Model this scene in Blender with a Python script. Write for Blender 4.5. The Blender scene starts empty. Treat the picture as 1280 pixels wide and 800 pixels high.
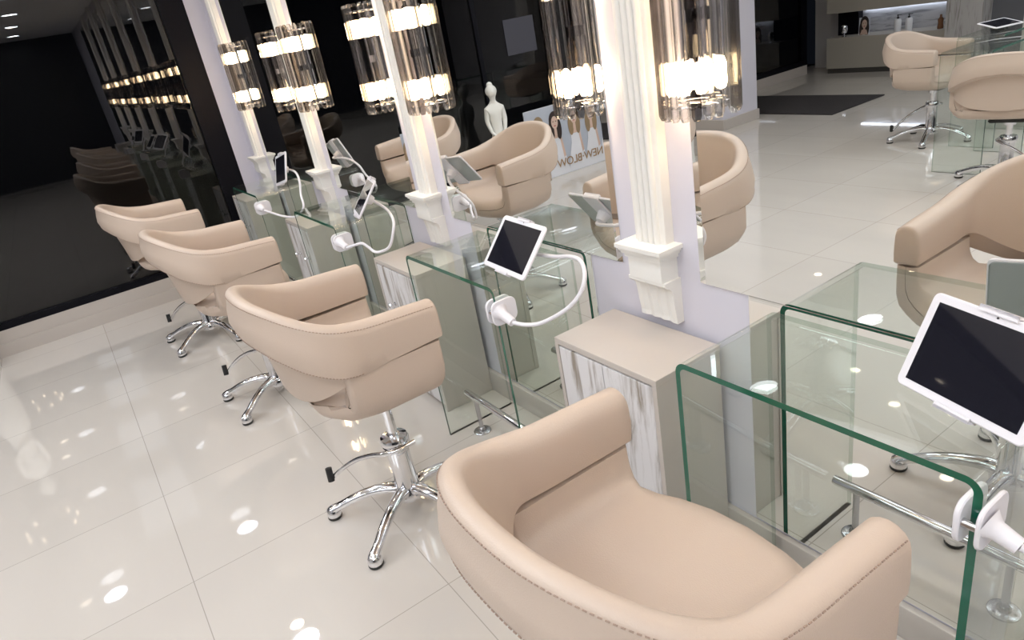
import bpy, bmesh, math, random
from math import sin, cos, pi, radians as rad
from mathutils import Vector, Matrix
random.seed(4)
S = bpy.context.scene
COL = S.collection
P = 1.2529            # station pitch along the mirror wall
CEIL = 2.52
WX = -4.4             # window wall

# ------------------------------------------------------------------ materials
MATS = {}
def newmat(name):
    m = bpy.data.materials.new(name); m.use_nodes = True
    MATS[name] = m
    return m, m.node_tree.nodes, m.node_tree.links
def pbr(name, col, rough=.5, metal=0, spec=.5, bump=0, bscale=200, coat=0):
    m, n, l = newmat(name)
    b = n['Principled BSDF']
    b.inputs['Base Color'].default_value = (*col, 1)
    b.inputs['Roughness'].default_value = rough
    b.inputs['Metallic'].default_value = metal
    b.inputs['Specular IOR Level'].default_value = spec
    b.inputs['Coat Weight'].default_value = coat
    if bump:
        tc = n.new('ShaderNodeTexCoord'); t = n.new('ShaderNodeTexNoise'); t.inputs['Scale'].default_value = bscale
        t.inputs['Detail'].default_value = 4
        l.new(tc.outputs['Object'], t.inputs['Vector'])
        bp = n.new('ShaderNodeBump'); bp.inputs['Strength'].default_value = bump; bp.inputs['Distance'].default_value = .002
        l.new(t.outputs['Fac'], bp.inputs['Height']); l.new(bp.outputs['Normal'], b.inputs['Normal'])
    return m
def emit(name, col, st):
    m, n, l = newmat(name)
    n.remove(n['Principled BSDF'])
    e = n.new('ShaderNodeEmission'); e.inputs['Color'].default_value = (*col, 1); e.inputs['Strength'].default_value = st
    l.new(e.outputs[0], n['Material Output'].inputs['Surface'])
    return m
def thin_glass(name, tint, ior=1.5, rough=0.0, glosscol=(1,1,1), boost=0.0):
    """clear sheet: tinted see-through with Fresnel reflection"""
    m, n, l = newmat(name)
    n.remove(n['Principled BSDF'])
    t = n.new('ShaderNodeBsdfTransparent'); t.inputs['Color'].default_value = (*tint, 1)
    g = n.new('ShaderNodeBsdfGlossy'); g.inputs['Roughness'].default_value = rough; g.inputs['Color'].default_value = (*glosscol, 1)
    f = n.new('ShaderNodeFresnel'); f.inputs['IOR'].default_value = ior
    # same Fresnel on either side of the sheet
    geo = n.new('ShaderNodeNewGeometry')
    mx = n.new('ShaderNodeMixShader')
    inv = n.new('ShaderNodeMath'); inv.operation = 'MULTIPLY_ADD'
    inv.inputs[1].default_value = (1/ior - ior); inv.inputs[2].default_value = ior
    l.new(geo.outputs['Backfacing'], inv.inputs[0]); 
    # Fresnel node inverts the ior on back faces itself; feed 1/ior there so it cancels out
    l.new(inv.outputs[0], f.inputs['IOR'])
    if boost:
        ad = n.new('ShaderNodeMath'); ad.operation = 'ADD'; ad.inputs[1].default_value = boost; ad.use_clamp = True
        l.new(f.outputs[0], ad.inputs[0]); l.new(ad.outputs[0], mx.inputs[0])
    else:
        l.new(f.outputs[0], mx.inputs[0])
    l.new(t.outputs[0], mx.inputs[1]); l.new(g.outputs[0], mx.inputs[2])
    l.new(mx.outputs[0], n['Material Output'].inputs['Surface'])
    return m

leather = pbr('beige_leather', (.515,.412,.338), .42, bump=.25, bscale=420, spec=.45)
leather_in = leather
stitch_m = pbr('stitch_thread', (.33,.24,.19), .7)
crease_m = pbr('seam_dark', (.16,.1,.07), .7)
chrome = pbr('chrome', (.82,.82,.84), .06, 1)
steel = pbr('brushed_steel', (.55,.55,.57), .22, 1)
rubber = pbr('black_rubber', (.012,.012,.012), .5)
white_pl = pbr('white_plastic', (.78,.76,.80), .3)
white_paint = pbr('white_gypsum', (.80,.78,.74), .45)
panel_m = pbr('lavender_white_paint', (.63,.61,.68), .45)
wall_m = pbr('wall_paint', (.60,.585,.60), .6)
ceil_m = pbr('ceiling_paint', (.80,.80,.82), .7)
lam = pbr('beige_laminate', (.50,.45,.41), .4)
lam_dark = pbr('taupe_laminate', (.36,.33,.285), .45)
black_fr = pbr('black_frame', (.0035,.0035,.006), .5, spec=.12)
dark_base = pbr('dark_kickplate', (.06,.055,.05), .4)
screen_m = pbr('tablet_glass_black', (.012,.012,.018), .03, spec=1.0)
tab_back = pbr('tablet_back_silver', (.46,.49,.50), .35, .6)
statue_m = pbr('white_plaster', (.72,.71,.67), .6)
mat_m = pbr('dark_doormat', (.03,.025,.026), .9, bump=1, bscale=300)
ext_m = pbr('exterior_asphalt', (.003,.003,.0035), .9)
mirror_m = pbr('mirror_silver', (.90,.915,.90), 0.0, 1)
bottle_w = pbr('white_bottle', (.75,.75,.77), .3)
bottle_a = pbr('amber_bottle', (.22,.1,.05), .2)
black_pl = pbr('black_plastic', (.01,.01,.01), .3)
gold_txt = pbr('bronze_lettering', (.33,.2,.09), .5)
paper_m = pbr('notice_paper', (.045,.045,.06), .8)
glass = thin_glass('desk_glass', (.945,.972,.953))
win_glass = thin_glass('window_glass', (.35,.35,.37), 1.5, boost=.02)
# green glass edge
edge_m = pbr('glass_edge_green', (.004,.095,.055), .1, spec=.6)
def one_sided(m):
    # a polished glass edge is green only from outside; from inside the sheet one looks out through it
    n, l = m.node_tree.nodes, m.node_tree.links
    t = n.new('ShaderNodeBsdfTransparent'); t.inputs['Color'].default_value = (.72,.80,.75,1)
    g = n.new('ShaderNodeNewGeometry'); mx = n.new('ShaderNodeMixShader')
    l.new(g.outputs['Backfacing'], mx.inputs[0]); l.new(n['Principled BSDF'].outputs[0], mx.inputs[1]); l.new(t.outputs[0], mx.inputs[2])
    l.new(mx.outputs[0], n['Material Output'].inputs['Surface'])
one_sided(edge_m)
# lamps
bulb_m = emit('bulb_warm', (1,.74,.45), 88)
disc_m = emit('downlight_cool', (.92,.96,1), 85)
spot_m = emit('spotlight_warm', (1,.86,.66), 60)
tray_m = emit('cove_fill_panel', (.86,.92,1), 5.5)  # even glow of the added ceiling panels, replaces hidden cove strips
niche_m = emit('niche_led', (.8,.86,1), 8)

# crystal rods
def crystal():
    m, n, l = newmat('crystal_rod')
    n.remove(n['Principled BSDF'])
    g = n.new('ShaderNodeBsdfGlass'); g.inputs['IOR'].default_value = 1.5; g.inputs['Roughness'].default_value = 0; g.inputs['Color'].default_value = (.97,.96,.95,1)
    t = n.new('ShaderNodeBsdfTransparent'); t.inputs['Color'].default_value = (.97,.96,.95,1)
    mx = n.new('ShaderNodeMixShader'); mx.inputs[0].default_value = .52
    l.new(t.outputs[0], mx.inputs[1]); l.new(g.outputs[0], mx.inputs[2]); l.new(mx.outputs[0], n['Material Output'].inputs['Surface'])
    return m
rod_m = crystal()
smoke_m = thin_glass('smoked_rod', (.50,.48,.47))

def floor_mat():
    m, n, l = newmat('polished_porcelain_tile')
    b = n['Principled BSDF']
    tc = n.new('ShaderNodeTexCoord'); mp = n.new('ShaderNodeMapping')
    mp.inputs['Location'].default_value = (1.175, 1.31, 0)
    l.new(tc.outputs['Object'], mp.inputs['Vector'])
    br = n.new('ShaderNodeTexBrick')
    br.offset = 0; br.squash = 1
    br.inputs['Scale'].default_value = 1
    br.inputs['Brick Width'].default_value = .6; br.inputs['Row Height'].default_value = .6
    br.inputs['Mortar Size'].default_value = .0014; br.inputs['Mortar Smooth'].default_value = .1
    br.inputs['Color1'].default_value = (.565,.52,.475,1); br.inputs['Color2'].default_value = (.59,.545,.50,1)
    br.inputs['Mortar'].default_value = (.36,.325,.29,1)
    l.new(mp.outputs[0], br.inputs['Vector'])
    ns = n.new('ShaderNodeTexNoise'); ns.inputs['Scale'].default_value = 1.3; ns.inputs['Detail'].default_value = 5
    mp2 = n.new('ShaderNodeMapping'); mp2.inputs['Scale'].default_value = (1,3.5,1); mp2.inputs['Rotation'].default_value = (0,0,.5)
    l.new(tc.outputs['Object'], mp2.inputs['Vector']); l.new(mp2.outputs[0], ns.inputs['Vector'])
    rp = n.new('ShaderNodeMapRange'); rp.inputs[3].default_value = .94; rp.inputs[4].default_value = 1.05
    l.new(ns.outputs['Fac'], rp.inputs[0])
    mx = n.new('ShaderNodeMix'); mx.data_type = 'RGBA'; mx.blend_type = 'MULTIPLY'; mx.inputs[0].default_value = 1
    l.new(br.outputs['Color'], mx.inputs[6]); l.new(rp.outputs[0], mx.inputs[7])
    l.new(mx.outputs[2], b.inputs['Base Color'])
    b.inputs['Roughness'].default_value = .022
    b.inputs['Specular IOR Level'].default_value = .85
    return m
floor_m = floor_mat()

def wood_mat(name, dark, light, axis=2):
    m, n, l = newmat(name)
    b = n['Principled BSDF']; b.inputs['Roughness'].default_value = .45
    tc = n.new('ShaderNodeTexCoord'); mp = n.new('ShaderNodeMapping')
    sc = [26,26,26]; sc[axis] = 3.2
    mp.inputs['Scale'].default_value = sc
    l.new(tc.outputs['Object'], mp.inputs['Vector'])
    ns = n.new('ShaderNodeTexNoise'); ns.inputs['Scale'].default_value = 1; ns.inputs['Detail'].default_value = 7; ns.inputs['Roughness'].default_value = .62; ns.inputs['Distortion'].default_value = .6
    l.new(mp.outputs[0], ns.inputs['Vector'])
    cr = n.new('ShaderNodeValToRGB')
    e = cr.color_ramp.elements
    e[0].position = .36; e[0].color = (*dark,1); e[1].position = .52; e[1].color = (*light,1)
    x = e.new(.45); x.color = (*[ (a*.35+c*.65) for a,c in zip(dark,light)],1)
    l.new(ns.outputs['Fac'], cr.inputs[0]); l.new(cr.outputs[0], b.inputs['Base Color'])
    return m
door_m = wood_mat('whitewashed_wood', (.27,.23,.19), (.66,.64,.645))
greywood = wood_mat('grey_wood', (.24,.22,.205), (.43,.41,.395))
niche_back = wood_mat('niche_marble', (.28,.28,.30), (.55,.55,.58), 0)

# ------------------------------------------------------------------ mesh helpers
def obj(name, bm, mats, parent=None, smooth=True, loc=None, rot=None, merge=True):
    if merge: bmesh.ops.remove_doubles(bm, verts=bm.verts, dist=1e-5)
    bmesh.ops.recalc_face_normals(bm, faces=bm.faces)
    me = bpy.data.meshes.new(name); bm.to_mesh(me); bm.free()
    if not isinstance(mats, (list, tuple)): mats = [mats]
    for m in mats: me.materials.append(m)
    if smooth:
        for p in me.polygons: p.use_smooth = True
        try: me.set_sharp_from_angle(angle=rad(38))
        except Exception: pass
    o = bpy.data.objects.new(name, me); COL.objects.link(o)
    if parent: o.parent = parent
    if loc: o.location = loc
    if rot: o.rotation_euler = rot
    return o
def tag(o, label=None, cat=None, group=None, kind=None):
    if label: o['label'] = label
    if cat: o['category'] = cat
    if group: o['group'] = group
    if kind: o['kind'] = kind
    return o
def empty(name, loc=(0,0,0), rz=0, label=None, cat=None, group=None):
    o = bpy.data.objects.new(name, None); COL.objects.link(o)
    o.empty_display_size = .1
    o.location = loc; o.rotation_euler = (0,0,rz)
    return tag(o, label, cat, group)
def box(bm, x0,x1,y0,y1,z0,z1, mi=0):
    v = [bm.verts.new((x,y,z)) for z in (z0,z1) for y in (y0,y1) for x in (x0,x1)]
    fs = []
    for f in ((0,2,3,1),(4,5,7,6),(0,1,5,4),(2,6,7,3),(0,4,6,2),(1,3,7,5)):
        q = bm.faces.new([v[i] for i in f]); q.material_index = mi; fs.append(q)
    return fs
def bevbox(x0,x1,y0,y1,z0,z1, b=.003, seg=2):
    bm = bmesh.new(); box(bm,x0,x1,y0,y1,z0,z1)
    bmesh.ops.bevel(bm, geom=bm.edges[:], offset=b, segments=seg, affect='EDGES', profile=.5)
    return bm
def grid(bm, rows, closed_u=False, closed_v=False, mi=0):
    vs = [[bm.verts.new(p) for p in r] for r in rows]
    n = len(vs); m = len(vs[0])
    for i in range(n if closed_v else n-1):
        for j in range(m if closed_u else m-1):
            a,b,c,d = vs[i][j], vs[i][(j+1)%m], vs[(i+1)%n][(j+1)%m], vs[(i+1)%n][j]
            try:
                f = bm.faces.new((a,b,c,d)); f.material_index = mi
            except ValueError: pass
    return vs
def cap(bm, ring, mi=0):
    try:
        f = bm.faces.new(ring); f.material_index = mi
    except ValueError: pass
def lathe(bm, prof, n=24, c=(0,0,0), axis='z', capit=True, ang=2*pi, a0=0, mi=0):
    rows = []
    full = abs(ang-2*pi) < 1e-6
    for r, h in prof:
        row = []
        for k in range(n if full else n+1):
            a = a0 + ang*k/n
            p = (r*cos(a), r*sin(a), h)
            if axis == 'x': p = (h, r*cos(a), r*sin(a))
            if axis == 'y': p = (r*cos(a), h, r*sin(a))
            row.append((p[0]+c[0], p[1]+c[1], p[2]+c[2]))
        rows.append(row)
    vs = grid(bm, rows, closed_u=full, mi=mi)
    if capit and full: cap(bm, vs[0][::-1], mi); cap(bm, vs[-1], mi)
    return vs
def smoothpath(pts, n=6):
    """Catmull-Rom through points"""
    pts = [Vector(p) for p in pts]
    out = []
    for i in range(len(pts)-1):
        p0 = pts[max(i-1,0)]; p1 = pts[i]; p2 = pts[i+1]; p3 = pts[min(i+2,len(pts)-1)]
        for k in range(n):
            t = k/n
            out.append(.5*((2*p1)+(-p0+p2)*t+(2*p0-5*p1+4*p2-p3)*t*t+(-p0+3*p1-3*p2+p3)*t**3))
    out.append(pts[-1]); return out
def tube(bm, pts, r, n=12, flat=1.0, mi=0):
    pts = [Vector(p) for p in pts]
    if not callable(r): rr = (lambda t, r=r: r)
    else: rr = r
    rows = []; up = Vector((0,0,1)); prev = None
    L = len(pts)
    for i, p in enumerate(pts):
        d = (pts[min(i+1,L-1)] - pts[max(i-1,0)]).normalized()
        if prev is None:
            a = up if abs(d.dot(up)) < .9 else Vector((1,0,0))
            s = d.cross(a).normalized()
        else:
            s = (prev - d*prev.dot(d)).normalized()
        prev = s
        u = s.cross(d).normalized()
        R = rr(i/(L-1))
        rows.append([p + s*R*cos(2*pi*k/n) + u*R*flat*sin(2*pi*k/n) for k in range(n)])
    vs = grid(bm, rows, closed_u=True, mi=mi)
    cap(bm, vs[0][::-1], mi); cap(bm, vs[-1], mi)
def extrude_poly(bm, poly, a, b, axis='y', mi=0):
    """poly list of 2D points in the plane across axis; closed prism a..b"""
    def P3(u, v, w):
        return {'y': (u, w, v), 'x': (w, u, v), 'z': (u, v, w)}[axis]
    A = [bm.verts.new(P3(u,v,a)) for u,v in poly]; B = [bm.verts.new(P3(u,v,b)) for u,v in poly]
    n = len(poly)
    for i in range(n):
        f = bm.faces.new((A[i],A[(i+1)%n],B[(i+1)%n],B[i])); f.material_index = mi
    cap(bm, A[::-1], mi); cap(bm, B, mi)
def copy_tree(o, parent=None):
    c = o.copy(); COL.objects.link(c); c.parent = parent
    for ch in list(o.children): copy_tree(ch, c)
    return c
def sm(a, b, t):
    t = max(0, min(1, (t-a)/(b-a))); return t*t*(3-2*t)
def lerp(a, b, t): return a+(b-a)*t
def interp(tab, x):
    if x <= tab[0][0]: return tab[0][1]
    for (a, va), (b, vb) in zip(tab, tab[1:]):
        if x <= b:
            t = (x-a)/(b-a); return lerp(va, vb, t)
    return tab[-1][1]

# ------------------------------------------------------------------ the room
bm = bmesh.new(); box(bm, WX-.02, 6.5, -8.2, .02, -.12, 0); tag(obj('floor', bm, floor_m, smooth=False), kind='structure')
bm = bmesh.new(); box(bm, -5.4, WX-.02, -8.2, -4.96, -.12, 0); tag(obj('floor', bm, floor_m, smooth=False), kind='structure')
bm = bmesh.new(); box(bm, -5.4, 6.5, -8.2, .02, CEIL, CEIL+.15); tag(obj('ceiling', bm, ceil_m, smooth=False), kind='structure')
bm = bmesh.new(); box(bm, WX-.12, 6.5, .006, .13, 0, CEIL); tag(obj('wall_back', bm, panel_m, smooth=False), kind='structure')
bm = bmesh.new(); box(bm, 6.4, 6.52, -8.2, .006, 0, CEIL); tag(obj('wall_right', bm, pbr('wall_charcoal',(.03,.03,.033),.3), smooth=False), kind='structure')
bm = bmesh.new(); box(bm, -5.2, 6.5, -8.1, -7.98, 0, CEIL); tag(obj('wall_front', bm, wall_m, smooth=False), kind='structure')
# skirting under the mirrors
bm = bevbox(WX, 6.4, -.012, .006, 0, .095, .002); tag(obj('baseboard_back', bm, lam, smooth=False), kind='structure')
# window wall: white return, black frame, plinth, glass
bm = bmesh.new(); box(bm, WX-.12, WX, -.108, .006, 0, CEIL); tag(obj('wall_left', bm, panel_m, smooth=False), kind='structure')
Y0, Y1 = -4.42, -.108
fr = bmesh.new()
box(fr, WX-.09, WX-.001, -.265, Y1, .168, CEIL)
box(fr, WX-.09, WX-.001, Y0, -.265, .168, .21)
box(fr, WX-.09, WX-.001, Y0, -.265, CEIL-.12, CEIL)
for y in (-2.1,):
    box(fr, WX-.07, WX-.02, y-.02, y+.02, .21, CEIL-.12)
wf = tag(obj('window_1', fr, black_fr, smooth=False), kind='structure')
bm = bmesh.new(); box(bm, WX-.045, WX-.035, Y0, -.265, .21, CEIL-.12); obj('window_pane', bm, win_glass, wf, smooth=False)
bm = bmesh.new(); box(bm, WX-.12, WX, Y0, Y1, 0, .168); box(bm, WX, WX+.012, Y0, Y1, 0, .085)
tag(obj('baseboard_left', bm, lam, smooth=False), kind='structure')
# pier between the window and the entrance
bm = bmesh.new(); box(bm, -5.3, -3.845, -4.95, -4.42, 0, CEIL); tag(obj('wall_pier', bm, panel_m, smooth=False), kind='structure')
bm = bevbox(-5.3, -3.83, -4.965, -4.405, 0, .10, .003); tag(obj('baseboard_pier', bm, lam, smooth=False), kind='structure')
# entrance glazing beyond the pier
fr = bmesh.new(); X2 = -5.0
box(fr, X2-.09, X2, -7.5, -4.95, .12, .18); box(fr, X2-.09, X2, -7.5, -4.95, CEIL-.15, CEIL)
for y in (-6.2, -7.46): box(fr, X2-.09, X2, y-.035, y+.035, .18, CEIL-.15)
wf = tag(obj('window_2', fr, black_fr, smooth=False), kind='structure')
bm = bmesh.new(); box(bm, X2-.05, X2-.04, -7.5, -4.95, .18, CEIL-.15); obj('window_pane', bm, win_glass, wf, smooth=False)
bm = bmesh.new(); box(bm, X2-.12, X2, -7.5, -4.95, 0, .12); tag(obj('baseboard_entrance', bm, lam, smooth=False), kind='structure')
bm = bmesh.new(); box(bm, -16, WX-.13, -9, 6, -.14, -.10); tag(obj('ground_outside', bm, ext_m, smooth=False), kind='structure')

# ------------------------------------------------------------------ styling chair
HW = .255   # half width of the centre line
def plan(u, b, yc=-.115, ytip=.118, n=2.5, a=HW):
    """u 0..1 from left tip round the back to right tip"""
    s = min(u, 1-u)*2          # 0 at tip, 1 at back centre
    sgn = -1 if u < .5 else 1
    k = .42
    if s < k: x, y = a, lerp(ytip, yc, s/k)
    else:
        ph = (s-k)/(1-k)*pi/2
        x = a*abs(cos(ph))**(2/n); y = yc - b*abs(sin(ph))**(2/n)
    return Vector((sgn*x, y)), s
def build_chair():
    root = empty('styling_chair')
    # ---- backrest and arms: one padded horseshoe band
    N = 72
    us = [i/N for i in range(N+1)]
    tops = []; bi = []; bo = []; ss = []
    for u in us:
        t, s = plan(u, .195, n=2.2); b, _ = plan(u, .128, n=2.3)
        zt = interp([(0,.785),(.2,.793),(.36,.797),(.5,.815),(.64,.85),(.8,.885),(1,.897)], s)
        zi = interp([(0,.679),(.36,.681),(.5,.687),(.6,.680),(.72,.645),(.86,.615),(1,.606)], s)
        zo = interp([(0,.678),(.36,.668),(.5,.650),(.62,.622),(.78,.588),(1,.572)], s)
        tops.append(Vector((t.x, t.y, zt))); bi.append(Vector((b.x, b.y, zi))); bo.append(Vector((b.x, b.y, zo))); ss.append(s)
    for _ in range(8):
        for arr in (tops, bi, bo):
            z = [v.z for v in arr]
            for i in range(1, N): arr[i].z = (z[i-1]+2*z[i]+z[i+1])/4
    rows = []; seam = []; low_seam = []
    for i in range(N+1):
        T, s = tops[i], ss[i]
        tan = (tops[min(i+1,N)]-tops[max(i-1,0)]) + (bo[min(i+1,N)]-bo[max(i-1,0)])
        tan.z = 0; tan.normalize()
        out0 = Vector((tan.y, -tan.x, 0))
        if out0.dot(Vector((T.x, T.y+.1, 0))) < 0: out0 = -out0
        rt = lerp(.031, .020, sm(.35,.8,s))           # top roll radius
        tbo = .029; tbi = lerp(.029, .024, sm(.4,.8,s))
        Bo = bo[i] + out0*tbo; Bi = bi[i] - out0*tbi
        To = T + out0*rt; Ti = T - out0*rt
        up = (T - (bo[i]+bi[i])/2).normalized()
        To = To - up*rt; Ti = Ti - up*rt; C = T - up*rt
        ring = []
        for k in range(9):
            a = pi*k/8
            ring.append(C - out0*rt*cos(a) + up*rt*sin(a))
        seam.append(C + out0*(rt*.86+.0008) + up*(rt*.52))
        Do = Bo - To
        tc = interp([(0,.96),(.40,.95),(.5,.80),(.6,.60),(.72,.44),(.85,.34),(1,.30)], s)
        bul = lerp(.003,.026,sm(.38,.62,s))
        for k in (1,2,3): ring.append(To + Do*(tc*k/3) + out0*bul*(.55,.95,.86)[k-1])
        dp = .012*sm(.40,.56,s)
        if i % 1 == 0: low_seam.append(To + Do*tc*.985 + out0*(bul*.87+.001))
        ring.append(To + Do*min(.985, tc+.05) - out0*dp)
        for k in (1,2,3): ring.append(To + Do*lerp(min(.985,tc+.05), .99, k/3) - out0*dp*(1+.25*sin(pi*k/3)))
        ring.append(Bo - out0*(dp+.008) )
        ring.append(Bi + out0*.008)
        Di = Bi - Ti
        for k in (4,3,2,1): ring.append(Ti + Di*(k/4*.985) - out0*.004*sin(pi*k/4))
        rows.append(ring)
    # rounded arm ends
    def endcap(row, dirv):
        c = Vector((0,0,0))
        for q in row: c += q
        c /= len(row)
        out = []
        for f, dy in ((.97,.004),(.90,.007),(.80,.0085)):
            out.append([c + (q-c)*f + dirv*dy for q in row])
        return out
    dv = Vector((0,1,0))
    pre = endcap(rows[0], dv)[::-1]; post = endcap(rows[-1], dv)
    bm = bmesh.new()
    vs = grid(bm, pre + rows + post, closed_u=True)
    cap(bm, vs[0]); cap(bm, vs[-1][::-1])
    shell = obj('backrest', bm, leather, root)
    # stitching along the outer edge of the top roll and inside the bottom edge
    def dashes(path, name, parent, step=.0085, ln=.0052, w=.0011):
        bm = bmesh.new()
        acc = 0; L = [0]
        for a, b in zip(path, path[1:]): acc += (b-a).length; L.append(acc)
        t = 0; j = 0
        while t + ln < acc:
            def pt(q):
                k = 0
                while k < len(L)-2 and L[k+1] < q: k += 1
                return path[k].lerp(path[k+1], (q-L[k])/max(1e-6, L[k+1]-L[k]))
            a, b = pt(t), pt(t+ln)
            tube(bm, [a, b], w, 5)
            t += step
        return obj(name, bm, stitch_m, parent, smooth=False, merge=False)
    dashes([q for q in seam], 'stitching', shell)
    dashes([q for q, v in zip(low_seam, ss) if v > .40], 'stitching', shell)
    # thin piping where the arm meets its front end
    # ---- seat body: upholstered trough
    W = .283; ZT = .671; ZB = .498
    outp = [(-W,ZT),(-W,.63),(-W+.001,.585),(-W+.008,.552),(-W+.026,.524),(-W+.056,.506),(-.17,ZB),(-.09,ZB-.003)]
    inp  = [(-W+.055,ZT),(-W+.056,.648),(-W+.060,.628),(-W+.070,.612),(-W+.088,.603),(-.16,.600),(-.125,.599),(-.07,.598)]
    outp = outp + [(0,ZB-.004)] + [(-x,z) for x,z in outp[::-1]]
    inp = inp + [(0,.598)] + [(-x,z) for x,z in inp[::-1]]
    M = len(outp)
    mid = [((a[0]+b[0])/2, (a[1]+b[1])/2) for a,b in zip(outp, inp)]
    def yf(x): return .118 + .062*max(0, 1-(abs(x)/.23)**2.2)
    def yr(x, z):
        wall = max(0, min(1, (abs(x)-.17)/.06))
        return lerp(-.236, -.165, wall) 
    ring0 = outp + inp[::-1]
    mids = mid + mid[::-1]
    def station(f, shrink, dy, front=True):
        row = []
        for (x,z),(mx,mz) in zip(ring0, mids):
            X = mx + (x-mx)*shrink; Z = mz + (z-mz)*shrink
            y = (yf(mx) if front else yr(mx, mz))
            wallness = max(0, min(1, (abs(mx)-.2)/.05))
            depth = lerp(.052, .012, wallness)
            y = y - depth + dy*depth if front else y + depth - dy*depth
            row.append((X, y, Z))
        return row
    rows = []
    for k in range(0, 7):
        a = pi/2*k/6
        rows.append(station(0, max(.02, sin(a)), cos(a), True))
    F = rows[-1]
    Rr = []
    for k in range(6, -1, -1):
        a = pi/2*k/6
        Rr.append(station(0, max(.02, sin(a)), cos(a), False))
    for k in range(1, 8):
        t = k/8
        row = []
        for p0, p1 in zip(F, Rr[0]):
            q = Vector(p0).lerp(Vector(p1), t)
            # side walls drop away towards the rear
            q.z -= 0
            row.append(q)
        rows.append(row)
    rows += Rr
    for row in rows:
        for j, q in enumerate(row):
            q = Vector(q)
            # rear end: wall tops fall, whole underside rises
            if q.z < .56: q.z += .03*(1-sm(-.26, -.05, q.y))
            # seat cushion dips slightly at the front edge
            if .59 < q.z < .64 and q.y > .08 and abs(q.x) < .23: q.z -= .003*sm(.08,.17,q.y)
            row[j] = q
    bm = bmesh.new(); vs = grid(bm, rows, closed_u=True)
    seat = obj('seat', bm, leather, root)
    # lower rear lobe under the backrest
    # ---- mechanism
    bm = bmesh.new(); box(bm, -.09,.09,-.11,.09,.478,.499); bmesh.ops.bevel(bm, geom=bm.edges[:], offset=.006, segments=2, affect='EDGES')
    obj('seat_plate', bm, rubber, root)
    bm = bmesh.new(); lathe(bm, [(.030,.44),(.030,.48)], 24); lathe(bm, [(.0165,.27),(.0165,.45)], 24)
    obj('gas_stem', bm, chrome, root)
    bm = bmesh.new()
    lathe(bm, [(.0,.050),(.050,.052),(.052,.07),(.044,.085),(.038,.10),(.037,.25),(.047,.256),(.048,.275),(.043,.286),(.02,.289),(0,.289)], 36, capit=False)
    obj('pump_cylinder', bm, chrome, root)
    bm = bmesh.new()
    pts = smoothpath([(.050,.045,.262),(.052,-.02,.262),(.022,-.052,.252),(-.030,-.080,.236),(-.095,-.115,.205),(-.155,-.152,.160),(-.205,-.178,.115)], 6)
    tube(bm, pts, .0085, 12)
    tube(bm, [(.045,-.02,.252),(.045,.02,.252)], .014, 12)
    lever = obj('foot_lever', bm, chrome, root)
    bm = bmesh.new(); tube(bm, [(-.203,-.19,.105),(-.212,-.185,.152)], .0115, 14); obj('pedal_grip', bm, rubber, lever)
    for k in range(5):
        a = rad(236+72*k)
        bm = bmesh.new()
        prof = [(.02,.078),(.06,.088),(.12,.085),(.18,.070),(.235,.048),(.268,.035),(.283,.026)]
        pts = smoothpath([(r*cos(a), r*sin(a), z) for r,z in prof], 4)
        tube(bm, pts, lambda t: interp([(0,.026),(.3,.019),(.7,.0165),(.88,.020),(1,.019)], t), 14, flat=.85)
        c = (.272*cos(a), .272*sin(a), 0)
        lathe(bm, [(.023,.010),(.024,.02),(.021,.035),(.012,.045)], 18, c=c)
        lg = obj('leg', bm, chrome, root)
        bm = bmesh.new(); lathe(bm, [(.021,0),(.024,.004),(.024,.011),(.02,.012)], 18, c=c); obj('foot_pad', bm, rubber, lg)
    return root
chair0 = build_chair()
CG = 'styling chairs along the mirror wall'
chairs = [
 ((.283,-.622), 0, 'large beige leather styling chair nearest the camera, cut by the lower frame edge', CG),
 ((.283-P,-.622), 0, 'beige styling chair with whole chrome star base and foot lever showing, behind the nearest chair', CG),
 ((-2.23,-.69), 0, 'third beige styling chair from the camera, between its two neighbours in the row', CG),
 ((-3.37,-.77), 0, 'beige styling chair farthest along the row, beside the dark window', CG),
 ((-1.82,-4.36), -pi/2, 'beige styling chair facing a glass desk across the room, nearer the display niche', 'chairs across the room'),
 ((-.92,-3.42), pi-.2, 'beige styling chair across the room seen in the mirror from behind', 'chairs across the room'),
]
for i, ((x,y), rz, lb, g) in enumerate(chairs):
    o = chair0 if i == 0 else copy_tree(chair0)
    o.location = (x,y,0); o.rotation_euler = (0,0,rz); tag(o, lb, 'chair', g)
    if i > 3:      # pumped lower than the others
        for ch in o.children:
            if ch.name.split('.')[0] in ('seat','backrest','seat_plate'): ch.location.z -= .095
            if ch.name.startswith('gas_stem'): ch.scale.z = .80

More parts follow.
